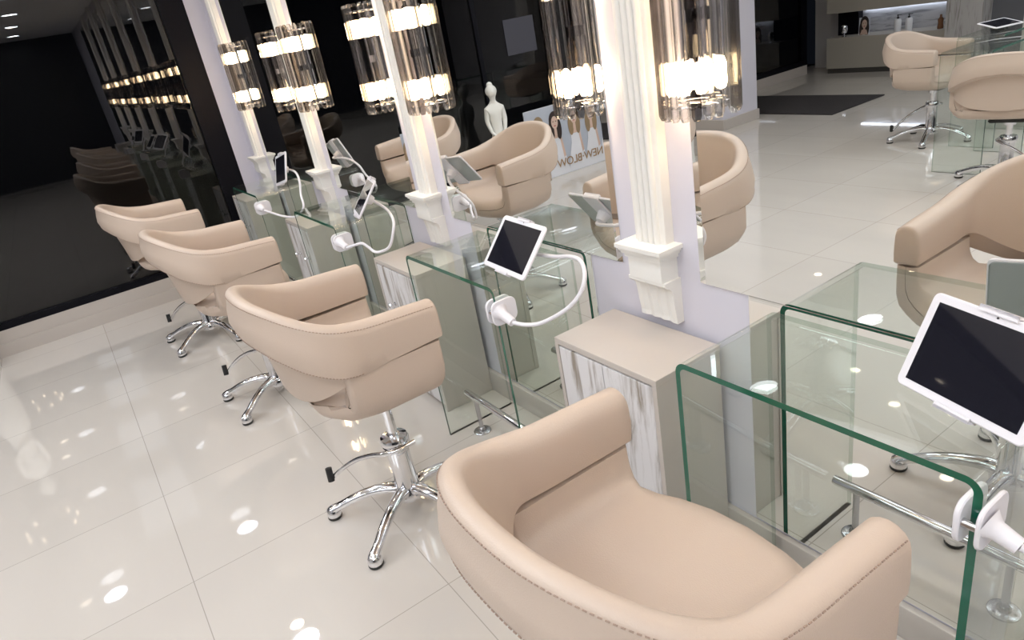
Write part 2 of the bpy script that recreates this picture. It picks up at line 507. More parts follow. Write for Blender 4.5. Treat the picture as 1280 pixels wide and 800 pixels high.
# ------------------------------------------------------------------ glass desks
DL, DY0, DY1, DH = .5702, -.3162, -.0248, .75
def desk_mesh(L=DL, y0=DY0, y1=DY1, H=DH, t=.0125, R=.026):
    def path(off):
        r = R-off
        pts = [(off, 0)]
        for k in range(9):
            a = pi - pi/2*k/8
            pts.append((R + r*cos(a), H-R + r*sin(a)))
        for k in range(9):
            a = pi/2 - pi/2*k/8
            pts.append((L-R + r*cos(a), H-R + r*sin(a)))
        pts.append((L-off, 0))
        return pts
    O = path(0); I = path(t)
    bm = bmesh.new()
    Oa = [bm.verts.new((x,y0,z)) for x,z in O]; Ob = [bm.verts.new((x,y1,z)) for x,z in O]
    Ia = [bm.verts.new((x,y0,z)) for x,z in I]; Ib = [bm.verts.new((x,y1,z)) for x,z in I]
    n = len(O)
    for i in range(n-1):
        f = bm.faces.new((Oa[i],Ob[i],Ob[i+1],Oa[i+1])); f.material_index = 0
        f = bm.faces.new((Ia[i],Ia[i+1],Ib[i+1],Ib[i])); f.material_index = 0
        f = bm.faces.new((Oa[i],Oa[i+1],Ia[i+1],Ia[i])); f.material_index = 1
        f = bm.faces.new((Ob[i],Ib[i],Ib[i+1],Ob[i+1])); f.material_index = 1
    for i in (0, n-1):
        f = bm.faces.new((Oa[i],Ia[i],Ib[i],Ob[i])); f.material_index = 1
    return bm
desk0 = obj('glass_desk', desk_mesh(), [glass, edge_m])
dg = 'bent glass desks under the mirrors'
dl = ['clear bent glass desk with bright green edge, right of the nearest cabinet',
      'bent glass desk with a tablet clamped on, second along the mirror wall',
      'bent glass desk third along the wall, its white holder arm looping down',
      'bent glass desk at the window end of the mirror row']
for k in range(4):
    o = desk0 if k == 0 else desk0.copy()
    if k: COL.objects.link(o)
    o.location = (-k*P,0,0); tag(o, dl[k], 'desk', dg)
for loc, rz, lb in (((-1.29, -4.19,0), -pi/2, 'bent glass desk across the room in front of the farther chair'),
                    ((-1.42, -4.11,0), pi/2, 'bent glass desk across the room behind the nearer reflected chair')):
    o = desk0.copy(); COL.objects.link(o); o.location = loc; o.rotation_euler = (0,0,rz); tag(o, lb, 'desk', 'glass desks across the room')

# foot rails
def rail():
    root = empty('foot_rail')
    bm = bmesh.new(); y = -.215
    lathe(bm, [(0,.02),(.0125,.022),(.0135,.026),(.0135,.544),(.0125,.548),(0,.55)], 20, c=(0,y,.152), axis='x', capit=False)
    obj('tube', bm, chrome, root)
    for x in (.085, .445):
        bm = bmesh.new(); lathe(bm, [(.0085,.004),(.0085,.145)], 14, c=(x,y,0)); lathe(bm, [(.015,.004),(.015,.012),(.009,.02)], 16, c=(x,y,0)); po = obj('post', bm, steel, root)
        bm = bmesh.new(); lathe(bm, [(.034,0),(.034,.004),(.031,.006),(0,.006)], 24, c=(x,y,0), capit=False)
        for a in range(3):
            lathe(bm, [(.004,.006),(.003,.008),(0,.008)], 8, c=(x+.024*cos(a*2.1), y+.024*sin(a*2.1), 0), capit=False)
        obj('flange', bm, steel, po)
    return root
r0 = rail()
rl = ['chrome foot rail under the nearest glass desk','chrome foot rail under the second glass desk beside the chair base',
      'chrome foot rail under the third glass desk along the wall','chrome foot rail under the glass desk by the window']
for k in range(4):
    o = r0 if k == 0 else copy_tree(r0)
    o.location = (-k*P,0,0); tag(o, rl[k], 'foot rail', 'foot rails under the glass desks')

# ------------------------------------------------------------------ cabinets
def cabinet():
    root = empty('storage_cabinet', (-.3415,0,0))
    w = .1945; y0 = -.238; H = .61; yb = -.013
    bm = bevbox(-w+.003, w-.003, y0+.020, yb, .0, H-.018, .001); obj('carcass', bm, lam, root, smooth=False)
    bm = bevbox(-w, w, y0, yb, H-.018, H, .0015); obj('cabinet_top', bm, lam, root, smooth=False)
    for xa in (-w, w-.014):
        bm = bmesh.new(); box(bm, xa, xa+.014, y0, y0+.02, 0, H-.018); obj('side_trim', bm, lam, root, smooth=False)
    for s in (-1,1):
        x0, x1 = (-w+.016, -.0015) if s < 0 else (.0015, w-.016)
        bm = bevbox(x0, x1, y0+.001, y0+.018, .03, H-.024, .0015); d = obj('door', bm, door_m, root, smooth=False)
        bm = bmesh.new()
        lathe(bm, [(.0,0),(.010,0),(.010,-.003),(.0045,-.005),(.0045,-.016),(.011,-.020),(.0125,-.026),(.009,-.031),(0,-.032)], 18, c=(s*.078, y0+.001, .425), axis='y', capit=False)
        obj('knob', bm, chrome, d)
    return root
c0 = cabinet()
cl = ['low cabinet with whitewashed wood doors and beige top, beside the nearest glass desk',
      'low cabinet seen through the second glass desk, under the second column',
      'narrow low cabinet seen through the third glass desk, with chrome knobs',
      'low cabinet at the window end of the wall behind the last glass desk']
for k in range(4):
    o = c0 if k == 0 else copy_tree(c0)
    o.location.x = -.3415 - k*P; tag(o, cl[k], 'cabinet', 'low cabinets between the glass desks')
for k in (-1,-2,-3):
    o = copy_tree(c0); o.location.x = -.3415-k*P; tag(o, 'low cabinet beyond the right frame edge', 'cabinet', 'cabinets beyond the frame')

# ------------------------------------------------------------------ pilasters
def pilaster():
    root = empty('pilaster', (-.345,0,0)); y = .006
    # fluted shaft
    bm = bmesh.new(); hw = .053; d = .040; poly = [(-hw, y), (-hw, y-d*.72), (-hw+.006, y-d*.80), (-hw+.012, y-d*.80)]
    nfl = 4; x0 = -hw+.014; step = (2*hw-.028)/nfl
    for i in range(nfl):
        for k in range(0, 9):
            a = pi*k/8
            poly.append((x0 + step*(i+.5) - step*.5*cos(a), y-d + .007 - .0085*sin(a)))
    poly += [(hw-.012, y-d*.80), (hw-.006, y-d*.80), (hw, y-d*.72), (hw, y)]
    extrude_poly(bm, poly, .845, CEIL, 'z')
    obj('shaft', bm, white_paint, root)
    # capital block (stepped)
    bm = bmesh.new()
    steps = [(.081,.083,.839,.852),(.075,.077,.831,.839),(.070,.072,.823,.831),(.064,.066,.812,.823),(.058,.060,.755,.812)]
    rows = []
    for hwid, dep, z0, z1 in steps:
        rows.append([(-hwid,y,z1),(-hwid,y-dep,z1),(hwid,y-dep,z1),(hwid,y,z1)])
        rows.append([(-hwid,y,z0+.002),(-hwid,y-dep,z0+.002),(hwid,y-dep,z0+.002),(hwid,y,z0+.002)])
    vs = grid(bm, rows, closed_u=True); cap(bm, vs[0]); cap(bm, vs[-1][::-1])
    obj('capital', bm, white_paint, root, smooth=False)
    # console bracket with a scrolled side profile
    prof = [(y,.757),(y-.058,.757),(y-.0575,.748),(y-.052,.742),(y-.043,.738),(y-.036,.730),(y-.033,.715),(y-.030,.69),(y-.027,.665),(y-.024,.645),(y-.024,.632),(y,.632)]
    bm = bmesh.new()
    wid = [-.066,-.052,-.050,-.0345,-.0325,-.018,-.016,-.001,.001,.016,.018,.0325,.0345,.050,.052,.066]
    rows = []
    for i, x in enumerate(wid):
        groove = (i in (3,4,7,8,11,12))
        rows.append([(x, (py+.0 if (pz > .74 or py == y or not groove) else py+.005), pz) for py, pz in prof])
    vs = grid(bm, rows, closed_u=True); cap(bm, vs[0]); cap(bm, vs[-1][::-1])
    obj('console', bm, white_paint, root, smooth=False)
    return root
p0 = pilaster()
pll = ['white fluted wall column nearest the camera, above the wood door cabinet','second white fluted wall column from the camera, between two mirrors',
      'third white fluted wall column from the camera','white fluted wall column farthest away, next to the dark window']
for k in range(4):
    o = p0 if k == 0 else copy_tree(p0)
    o.location.x = -.345-k*P; tag(o, pll[k], 'column', 'fluted wall columns')
for k in (-1,-2,-3):
    o = copy_tree(p0); o.location.x = -.345-k*P; tag(o, 'white fluted wall column beyond the right frame edge, seen only in the window', 'column', 'fluted columns behind the camera side')

# ------------------------------------------------------------------ mirrors
def mirror(x0, x1, z0, z1, bw=.02, t=.006, bev=.0035):
    bm = bmesh.new()
    rows = [[(x0,.0055,z0),(x1,.0055,z0),(x1,.0055,z1),(x0,.0055,z1)],
            [(x0,.0055-t+bev,z0),(x1,.0055-t+bev,z0),(x1,.0055-t+bev,z1),(x0,.0055-t+bev,z1)],
            [(x0+bw,.0055-t,z0+.0006),(x1-bw,.0055-t,z0+.0006),(x1-bw,.0055-t,z1-bw),(x0+bw,.0055-t,z1-bw)]]
    vs = grid(bm, rows, closed_u=True); cap(bm, vs[0][::-1]); cap(bm, vs[-1])
    return bm
ml = ['large wall mirror at the right showing the floor and doormat', 'tall wall mirror left of the nearest column, showing a chair and poster',
      'tall wall mirror between the second and third columns', 'tall wall mirror between the two farthest columns']
ll = ['lower mirror panel behind the nearest glass desk','lower mirror panel behind the second glass desk','lower mirror panel behind the third glass desk','lower mirror panel behind the last glass desk']
mu = None
for k in range(-3, 4):
    if mu is None: mu = obj('wall_mirror', mirror(-.2114, .763, .759, 2.42), mirror_m, smooth=False); mlw = obj('lower_mirror', mirror(-.0662, .6267, .105, .7589, bw=.002, bev=.0003), mirror_m, smooth=False); a, b = mu, mlw
    else:
        a = mu.copy(); b = mlw.copy(); COL.objects.link(a); COL.objects.link(b)
    a.location.x = -k*P; b.location.x = -k*P
    if k >= 0: tag(a, ml[k], 'mirror', 'tall wall mirrors'); tag(b, ll[k], 'mirror', 'lower mirrors')
    else: tag(a, 'tall wall mirror beyond the right frame edge', 'mirror', 'mirrors beyond the frame'); tag(b, 'lower mirror beyond the right frame edge', 'mirror', 'lower mirrors beyond the frame')

# ------------------------------------------------------------------ crystal sconces
def sconce():
    root = empty('crystal_wall_lamp')
    R = .072; z0 = 1.168; z1 = 1.575; yw = 0
    bm = bevbox(-.038,.038, yw-.010, yw, z0+.03, z1-.03, .002); obj('back_plate', bm, chrome, root, smooth=False)
    n = 9
    for k in range(n):
        a = pi + pi*(k+.5)/n
        cx, cy = R*cos(a), yw-.012 + R*sin(a)*.92
        bm = bmesh.new(); r = .0122
        prof = [(.0,z0),(r*.6,z0+.001),(r,z0+.012),(r,z1-.012),(r*.6,z1-.001),(0,z1)]
        lathe(bm, prof, 6, c=(cx,cy,0), capit=False, a0=a)
        obj('glass_rod', bm, smoke_m if k in (2,6) else rod_m, root, smooth=False)
    for z in (z0+.028, z1-.028):
        bm = bmesh.new()
        tube(bm, [((R-.013)*cos(pi+pi*t/16), yw-.012+(R-.013)*.92*sin(pi+pi*t/16), z) for t in range(17)], .0022, 6)
        tube(bm, [(-R+.013, yw-.012, z),(R-.013, yw-.012, z)], .0022, 6)
        obj('ring', bm, chrome, root)
    bm = bmesh.new(); tube(bm, [(0,yw-.03,z0+.05),(0,yw-.03,z1-.05)], .005, 8)
    box(bm, -.008,.008, yw-.035, yw-.008, 1.36, 1.385)
    obj('stem', bm, chrome, root)
    for z in (1.218, 1.452):
        for x, yy in ((-.034,-.032),(0,-.052),(.034,-.032)):
            bm = bmesh.new()
            lathe(bm, [(0,z),(.009,z+.002),(.0125,z+.012),(.0125,z+.052),(.008,z+.064),(0,z+.067)], 12, c=(x,yw+yy,0), capit=False)
            obj('bulb', bm, bulb_m, root)
    return root
s0 = sconce(); first = True
sl = {0:('left','right')}
names = ['nearest','second','third','farthest']
for k in range(-3, 4):
    for side, dx in ((0,-.556),(1,-.176)):
        if k == 3 and side == 0: continue
        if first: o = s0; first = False
        else: o = copy_tree(s0)
        o.location = (dx-k*P, 0, 0)
        if k >= 0: tag(o, 'lit crystal rod wall lamp on the %s side of the %s white column' % (('left','right')[side], names[k]), 'wall lamp', 'crystal wall lamps')
        else: tag(o, 'lit crystal rod wall lamp beyond the right frame edge', 'wall lamp', 'wall lamps beyond the frame')

# ------------------------------------------------------------------ tablets and holders
def tablet_body(parent=None):
    w, h, t = .23, .163, .008
    bm = bevbox(-w/2, w/2, -h/2, h/2, -t, 0, .003, 3)
    # round the corners in plan
    body = bm
    return body, w, h, t
def rounded_slab(w, h, z0, z1, r=.012, e=.002):
    bm = bmesh.new(); rows = []
    for off, z in ((e,z0),(0,z0+e),(0,z1-e),(e,z1)):
        row = []
        for cx, cy, a0 in ((w/2-r,h/2-r,0),(-w/2+r,h/2-r,pi/2),(-w/2+r,-h/2+r,pi),(w/2-r,-h/2+r,3*pi/2)):
            for k in range(6):
                a = a0+pi/2*k/5; row.append((cx+(r-off)*cos(a), cy+(r-off)*sin(a), z))
        rows.append(row)
    vs = grid(bm, rows, closed_u=True); cap(bm, vs[0][::-1]); cap(bm, vs[-1]); return bm
def make_tablet():
    root = empty('tablet')
    bd = obj('body', rounded_slab(.232,.165,-.008,-.001), white_pl, root)
    obj('back_cover', rounded_slab(.226,.159,-.0088,-.0075), tab_back, root)
    bm = bmesh.new(); box(bm, -.1,.1,-.068,.068,-.0012,-.0004); obj('screen', bm, screen_m, root, smooth=False)
    bm = bmesh.new(); lathe(bm, [(.0018,-.001),(.0018,-.0003),(0,-.0003)], 12, c=(0,.0755,0), capit=False); obj('camera_lens', bm, screen_m, bd)
    return root
TP = [  # rotation rows, position
 ([[.95,.128,-.285],[-.313,.428,-.848],[.013,.895,.447]], (.479,-.160,.836)),
 ([[.999,.043,-.033],[-.053,.636,-.77],[-.012,.77,.638]], (-.749,-.185,.824)),
 ([[.958,.117,-.263],[-.278,.607,-.744],[.073,.786,.614]], (-1.774,-.216,.872)),
 ([[.981,-.188,-.053],[.011,.322,-.947],[.195,.928,.317]], (-3.025,-.182,.883)),
]
TL = ['white tablet with dark screen at the right frame edge, above the nearest desk','white tablet with dark screen on a bent neck above the second glass desk',
      'white tablet tilted edge-on above the third glass desk','white tablet above the glass desk by the window']
NECK = [
 [(.62,-.315,.668),(.66,-.30,.655),(.74,-.27,.665),(.83,-.24,.73),(.86,-.215,.80),(.82,-.19,.845),(.74,-.165,.85),(.62,-.14,.83),(.53,-.125,.815)],
 [(-.62,-.31,.661),(-.583,-.29,.656),(-.528,-.27,.671),(-.435,-.25,.728),(-.394,-.23,.777),(-.394,-.21,.817),(-.429,-.19,.84),(-.497,-.17,.833),(-.602,-.15,.807),(-.70,-.14,.795)],
 [(-1.869,-.31,.666),(-1.821,-.29,.679),(-1.785,-.27,.686),(-1.762,-.255,.668),(-1.735,-.245,.650),(-1.70,-.23,.652),(-1.645,-.21,.677),(-1.619,-.19,.736),(-1.637,-.17,.777),(-1.70,-.16,.81),(-1.75,-.165,.845)],
 [(-3.129,-.31,.672),(-3.05,-.29,.66),(-2.98,-.27,.649),(-2.905,-.25,.645),(-2.785,-.23,.66),(-2.694,-.21,.715),(-2.746,-.19,.771),(-2.769,-.17,.832),(-2.857,-.15,.867),(-2.98,-.15,.872)],
]
HL = ['white clamp and thick gooseneck arm at the right frame edge','white gooseneck tablet holder clamped to the second glass desk',
      'white gooseneck tablet holder looping below the third desk top','white gooseneck tablet holder on the last glass desk']
t0 = make_tablet()
def holder(k):
    root = empty('tablet_holder', (.5702-k*P, -.31, .68))
    ox, oy, oz = root.location
    # clamp: two round-cornered jaws either side of the glass edge, pinching its front edge
    def jaw(x0, x1):
        bm = rounded_slab(.085,.075,0,x1-x0, r=.022, e=.002)
        M = Matrix.Translation((x0,0,0)) @ Matrix.Rotation(pi/2,4,'Y') @ Matrix.Rotation(rad(-90),4,'Z')
        bmesh.ops.transform(bm, matrix=Matrix.Translation((x0, .012, -.003)) @ Matrix(((0,0,1,0),(1,0,0,0),(0,1,0,0),(0,0,0,1))), verts=bm.verts)
        return bm
    obj('clamp_jaw', jaw(.003,.010), white_pl, root)
    obj('clamp_jaw', jaw(-.026,-.017), white_pl, root)
    bm = bmesh.new(); tube(bm, [(-.02,-.020,.0),(.006,-.020,0)], .007, 12); obj('clamp_screw', bm, steel, root)
    # nozzle
    bm = bmesh.new()
    a = Vector(NECK[k][0]) - Vector((ox,oy,oz)); st = Vector((.008,-.005,.003))
    d = (a-st); tube(bm, [st, st+d*.15, st+d*.3, st+d], lambda t: interp([(0,.026),(.33,.020),(.5,.0165),(1,.0125)], t), 20)
    obj('clamp_socket', bm, white_pl, root)
    R = Matrix(TP[k][0]); T = Vector(TP[k][1]); nrm = R.col[2]
    end = T - nrm*.035
    path = [Vector(q) for q in NECK[k]][:-1] + [end - nrm*.02, end]
    bm = bmesh.new(); tube(bm, [q - Vector((ox,oy,oz)) for q in smoothpath(path, 7)], .0058, 12); obj('gooseneck', bm, white_pl, root)
    # cradle behind the tablet
    bm = bmesh.new()
    M = Matrix.Translation(T - Vector((ox,oy,oz))) @ R.to_4x4()
    lathe(bm, [(0,-.045),(.016,-.043),(.019,-.032),(.022,-.018),(.022,-.012),(0,-.012)], 18, capit=False)
    box(bm, -.032,.032,-.088,.088,-.015,-.0098)
    box(bm, -.032,.032,.0835,.088,-.015,.004); box(bm, -.032,.032,.0785,.088,.001,.004)
    box(bm, -.032,.032,-.088,-.0835,-.015,.004); box(bm, -.032,.032,-.088,-.0785,.001,.004)
    bmesh.ops.transform(bm, matrix=M, verts=bm.verts)
    obj('cradle', bm, white_pl, root, smooth=False)
    tag(root, HL[k], 'tablet holder', 'gooseneck tablet holders')
for k in range(4):
    o = t0 if k == 0 else copy_tree(t0)
    M = Matrix(TP[k][0]); 
    c0_ = M.col[0].normalized(); c2_ = c0_.cross(M.col[1]).normalized(); c1_ = c2_.cross(c0_)
    R = Matrix((c0_, c1_, c2_)).transposed()
    o.matrix_world = Matrix.Translation(TP[k][1]) @ R.to_4x4(); tag(o, TL[k], 'tablet', 'tablets on the holders')
    holder(k)

# ------------------------------------------------------------------ ceiling lamps
def downlight(x, y, r, mat, nm, lb, grp):
    root = empty(nm, (x,y,CEIL))
    bm = bmesh.new(); lathe(bm, [(r,0),(r+.012,0),(r+.012,-.006),(r,-.010)], 32, capit=False); obj('trim_ring', bm, white_pl, root)
    bm = bmesh.new(); lathe(bm, [(0,-.004),(r,-.004)], 32, capit=False); obj('lens', bm, mat, root, smooth=False)
    tag(root, lb, 'ceiling light', grp); return root
for y in (-.94,-2.10,-3.34):
    for i in range(-3, 4):
        downlight(-1.745*0+1.72*i-.0+ (.0), y, .095, disc_m, 'ceiling_downlight', 'large round cool white ceiling downlight', 'large ceiling downlights')
for x, y in ((-3.63,-.95),(-3.63,-2.33),(0.02,-.96),(-.48,-.96),(.02,-2.35),(-.48,-2.35),(3.6,-.96),(3.6,-2.35),(-1.18,-3.7),(-2.0,-4.43),(-2.6,-4.78),(-4.33,-7.06+.3),(-2.95,-.25),(1.6,-3.9),(3.4,-4.6),(.3,-5.2),(1.6,-6.2)):
    downlight(x, y, .05, spot_m, 'ceiling_spotlight', 'small round warm ceiling spotlight', 'small ceiling spotlights')
# large glowing panels added in place of cove strips, for soft general light
for x, y, w, d in ((-2.6,-1.5,1.3,.5),(-.85,-1.5,1.3,.5),(.9,-1.5,1.3,.5),(2.6,-1.5,1.3,.5),(-.85,-5.3,1.6,1.6),(1.8,-5.0,1.6,1.6)):
    root = empty('cove_fill_panel', (x,y,CEIL))
    bm = bmesh.new()
    for a in ((-w/2-.03,-w/2,-d/2-.03,d/2+.03),(w/2,w/2+.03,-d/2-.03,d/2+.03),(-w/2,w/2,-d/2-.03,-d/2),(-w/2,w/2,d/2,d/2+.03)): box(bm, a[0],a[1],a[2],a[3],-.03,0)
    obj('frame', bm, ceil_m, root, smooth=False)
    bm = bmesh.new(); box(bm, -w/2,w/2,-d/2,d/2,-.012,0); obj('diffuser', bm, tray_m, root, smooth=False)
    tag(root, 'added luminous white ceiling panel standing in for cove light', 'ceiling light', 'added luminous ceiling panels')

# ring chandeliers of small warm lamps (seen only as reflections)
chb = emit('chandelier_bulb', (1,.80,.55), 45)
for x in (-2.55, .95):
    root = empty('ring_chandelier', (x,-2.45,CEIL), 0, 'ring chandelier of small warm lamps hanging from the ceiling', 'chandelier', 'ring chandeliers')
    bm = bmesh.new(); lathe(bm, [(0,0),(.06,0),(.06,-.02),(0,-.022)], 20, capit=False); obj('canopy', bm, chrome, root)
    bm = bmesh.new()
    for k in range(3): tube(bm, [(.03*cos(2.1*k),.03*sin(2.1*k),-.02),(.22*cos(2.1*k),.22*sin(2.1*k),-.25)], .0015, 5)
    obj('hanging_wire', bm, chrome, root)
    bm = bmesh.new(); tube(bm, [(.22*cos(2*pi*k/32),.22*sin(2*pi*k/32),-.25) for k in range(33)], .006, 6); obj('ring', bm, chrome, root)
    for k in range(9):
        bm = bmesh.new(); a = 2*pi*k/9
        lathe(bm, [(0,-.30),(.012,-.295),(.014,-.27),(.010,-.255),(0,-.255)], 10, c=(.22*cos(a),.22*sin(a),0), capit=False); obj('bulb', bm, chb, root)
# dropped white ceiling frames round the added fill panels
for i, (x, y, w, d) in enumerate(((-2.6,-1.5,1.3,.5),(-.85,-1.5,1.3,.5),(.9,-1.5,1.3,.5),(2.6,-1.5,1.3,.5),(-.85,-5.3,1.6,1.6),(1.8,-5.0,1.6,1.6))):
    bm = bmesh.new()
    for a in ((-w/2-.16,-w/2-.04,-d/2-.16,d/2+.16),(w/2+.04,w/2+.16,-d/2-.16,d/2+.16),(-w/2-.04,w/2+.04,-d/2-.16,-d/2-.04),(-w/2-.04,w/2+.04,d/2+.04,d/2+.16)): box(bm, x+a[0],x+a[1],y+a[2],y+a[3],CEIL-.11,CEIL)
    tag(obj('trim_%d' % (i+1), bm, ceil_m, smooth=False), kind='structure')

# ------------------------------------------------------------------ across the room (seen in the mirrors)
bm = bevbox(-4.7,-3.12,-6.04,-5.13,0,.012,.003); tag(obj('doormat', bm, mat_m, smooth=False), 'large dark entrance mat on the pale floor by the entrance glazing', 'doormat')
# display unit with lit niche
root = empty('display_unit', (-3.96,-7.45,0), 0, 'taupe wall unit with a lit display niche at the entrance', 'display unit')
def loc(o): o.location = (3.96,7.45,0); return o
bm = bevbox(-4.69,-3.24,-7.97,-7.45,.06,.43,.002); loc(obj('lower_cabinet', bm, lam_dark, root, smooth=False))
bm = bmesh.new(); box(bm, -4.68,-3.25,-7.97,-7.47,0,.06); loc(obj('kickplate', bm, dark_base, root, smooth=False))
bm = bevbox(-4.69,-3.24,-7.97,-7.45,.72,CEIL-.01,.002); loc(obj('upper_cabinet', bm, lam_dark, root, smooth=False))
bm = bmesh.new(); box(bm, -4.42,-3.24,-7.97,-7.80,.43,.72); loc(obj('niche_back', bm, niche_back, root, smooth=False))
bm = bmesh.new(); box(bm, -4.69,-4.42,-7.97,-7.70,.43,.72); loc(obj('black_glass_panel', bm, black_fr, root, smooth=False))
bm = bmesh.new(); box(bm, -4.38,-3.28,-7.79,-7.765,.705,.718); loc(obj('led_strip', bm, niche_m, root, smooth=False))
def pump_bottle(x, y, z, lb):
    r = empty('pump_bottle', (x,y,z), 0, lb, 'bottle', 'white pump bottles in the display niche')
    bm = bmesh.new(); lathe(bm, [(0,0),(.036,0),(.038,.006),(.038,.13),(.032,.145),(.014,.15),(0,.15)], 20, capit=False); obj('body', bm, bottle_w, r)
    bm = bmesh.new(); lathe(bm, [(.014,.15),(.014,.168),(.006,.17),(.006,.185),(.012,.186),(.012,.196),(0,.197)], 14, capit=False); box(bm, -.008,.04,-.007,.007,.186,.194); obj('pump_head', bm, black_pl, r)
pump_bottle(-3.84,-7.55,.43, 'left of the two white pump bottles on the lit niche shelf')
pump_bottle(-3.71,-7.55,.43, 'right of the two white pump bottles on the lit niche shelf')
bm = bmesh.new(); lathe(bm, [(0,0),(.03,0),(.032,.02),(.026,.06),(.03,.10),(.012,.125),(.011,.15),(0,.151)], 18, capit=False)
o = obj('spray_bottle', bm, bottle_a); o.location = (-3.355,-7.55,.43); tag(o, 'small brown bottle at the right end of the niche shelf', 'bottle')
bm = bmesh.new(); lathe(bm, [(0,0),(.03,0),(.032,.004),(.008,.012),(.008,.03),(.035,.05),(.045,.09),(.035,.13),(0,.15)], 18, capit=False)
o = obj('silver_vase', bm, chrome); o.location = (-4.5,-7.53,.43); tag(o, 'small shiny silver vase at the left end of the niche shelf', 'vase')
# photo card
skin = pbr('print_skin', (.60,.43,.35), .6); hair_d = pbr('print_dark_hair', (.025,.014,.012), .6); hair_b = pbr('print_blond_hair', (.27,.19,.11), .6)
card_m = pbr('print_paper', (.62,.64,.70), .5); dress = pbr('print_white_dress', (.70,.70,.74), .5); lips = pbr('print_lips', (.35,.07,.08), .5); pb = pbr('print_grey_backdrop', (.42,.45,.52), .5)
def disc(bm, cx, cz, rx, rz, y, mi, n=20, tilt=0):
    vs = [bm.verts.new((cx + rx*cos(t)*cos(tilt) - rz*sin(t)*sin(tilt), y, cz + rx*cos(t)*sin(tilt) + rz*sin(t)*cos(tilt))) for t in [2*pi*k/n for k in range(n)]]
    f = bm.faces.new(vs); f.material_index = mi
def poly(bm, pts, y, mi):
    f = bm.faces.new([bm.verts.new((a,y,b)) for a,b in pts]); f.material_index = mi
def woman(bm, cx, cz, s, hair, y, veil=False, tilt=0):
    """small printed portrait: hair, neck, face, eyes, mouth"""
    disc(bm, cx, cz+.01*s, .055*s, .075*s, y, hair, tilt=tilt)
    disc(bm, cx-.035*s, cz-.06*s, .028*s, .085*s, y-.0001, hair, tilt=tilt); disc(bm, cx+.037*s, cz-.06*s, .028*s, .085*s, y-.0001, hair, tilt=tilt)
    poly(bm, [(cx-.014*s,cz-.11*s),(cx+.014*s,cz-.11*s),(cx+.012*s,cz-.03*s),(cx-.012*s,cz-.03*s)], y-.0002, 1)
    disc(bm, cx, cz-.005*s, .033*s, .05*s, y-.0004, 1, tilt=tilt)
    for e in (-1,1): disc(bm, cx+e*.014*s, cz+.004*s, .007*s, .0035*s, y-.0006, 3)
    disc(bm, cx, cz-.031*s, .011*s, .0045*s, y-.0006, 4)
bm = bmesh.new(); box(bm, -.07,.07,0,.004,0,.2, 0); woman(bm, 0,.13,1.0, 3, -.001)
poly(bm, [(-.05,.003),(.05,.003),(.03,.06),(-.03,.06)], -.0012, 1)
o = obj('photo_card', bm, [card_m, skin, hair_b, hair_d, lips], smooth=False, merge=False); o.location = (-4.26,-7.56,.43); o.rotation_euler = (rad(-4),0,pi)
tag(o, 'photo card of a long haired woman standing in the lit niche', 'photo card')
# grey wood pier right of the niche
bm = bevbox(-3.235,-2.86,-7.97,-7.40,0,CEIL,.003); tag(obj('wall_niche_pier', bm, greywood, smooth=False), kind='structure')
bm = bmesh.new(); box(bm, -2.86,-2.5,-7.97,-7.6,0,CEIL); tag(obj('wall_dark_recess', bm, pbr('dark_grey_wall',(.10,.10,.11),.6), smooth=False), kind='structure')
# island partition between the two desks across the room
rt = empty('station_partition', (-1.335,-5.06,0), 0, 'grey wood partition with a knob beside the glass desks across the room', 'partition')
bm = bevbox(-.13,.15,-.06,.24,0,2.2,.003); obj('panel', bm, greywood, rt, smooth=False)
bm = bmesh.new(); lathe(bm, [(0,0),(.008,0),(.005,.014),(.012,.02),(.009,.03),(0,.031)], 14, c=(.08,.24,.80), axis='y', capit=False); obj('knob', bm, chrome, rt)

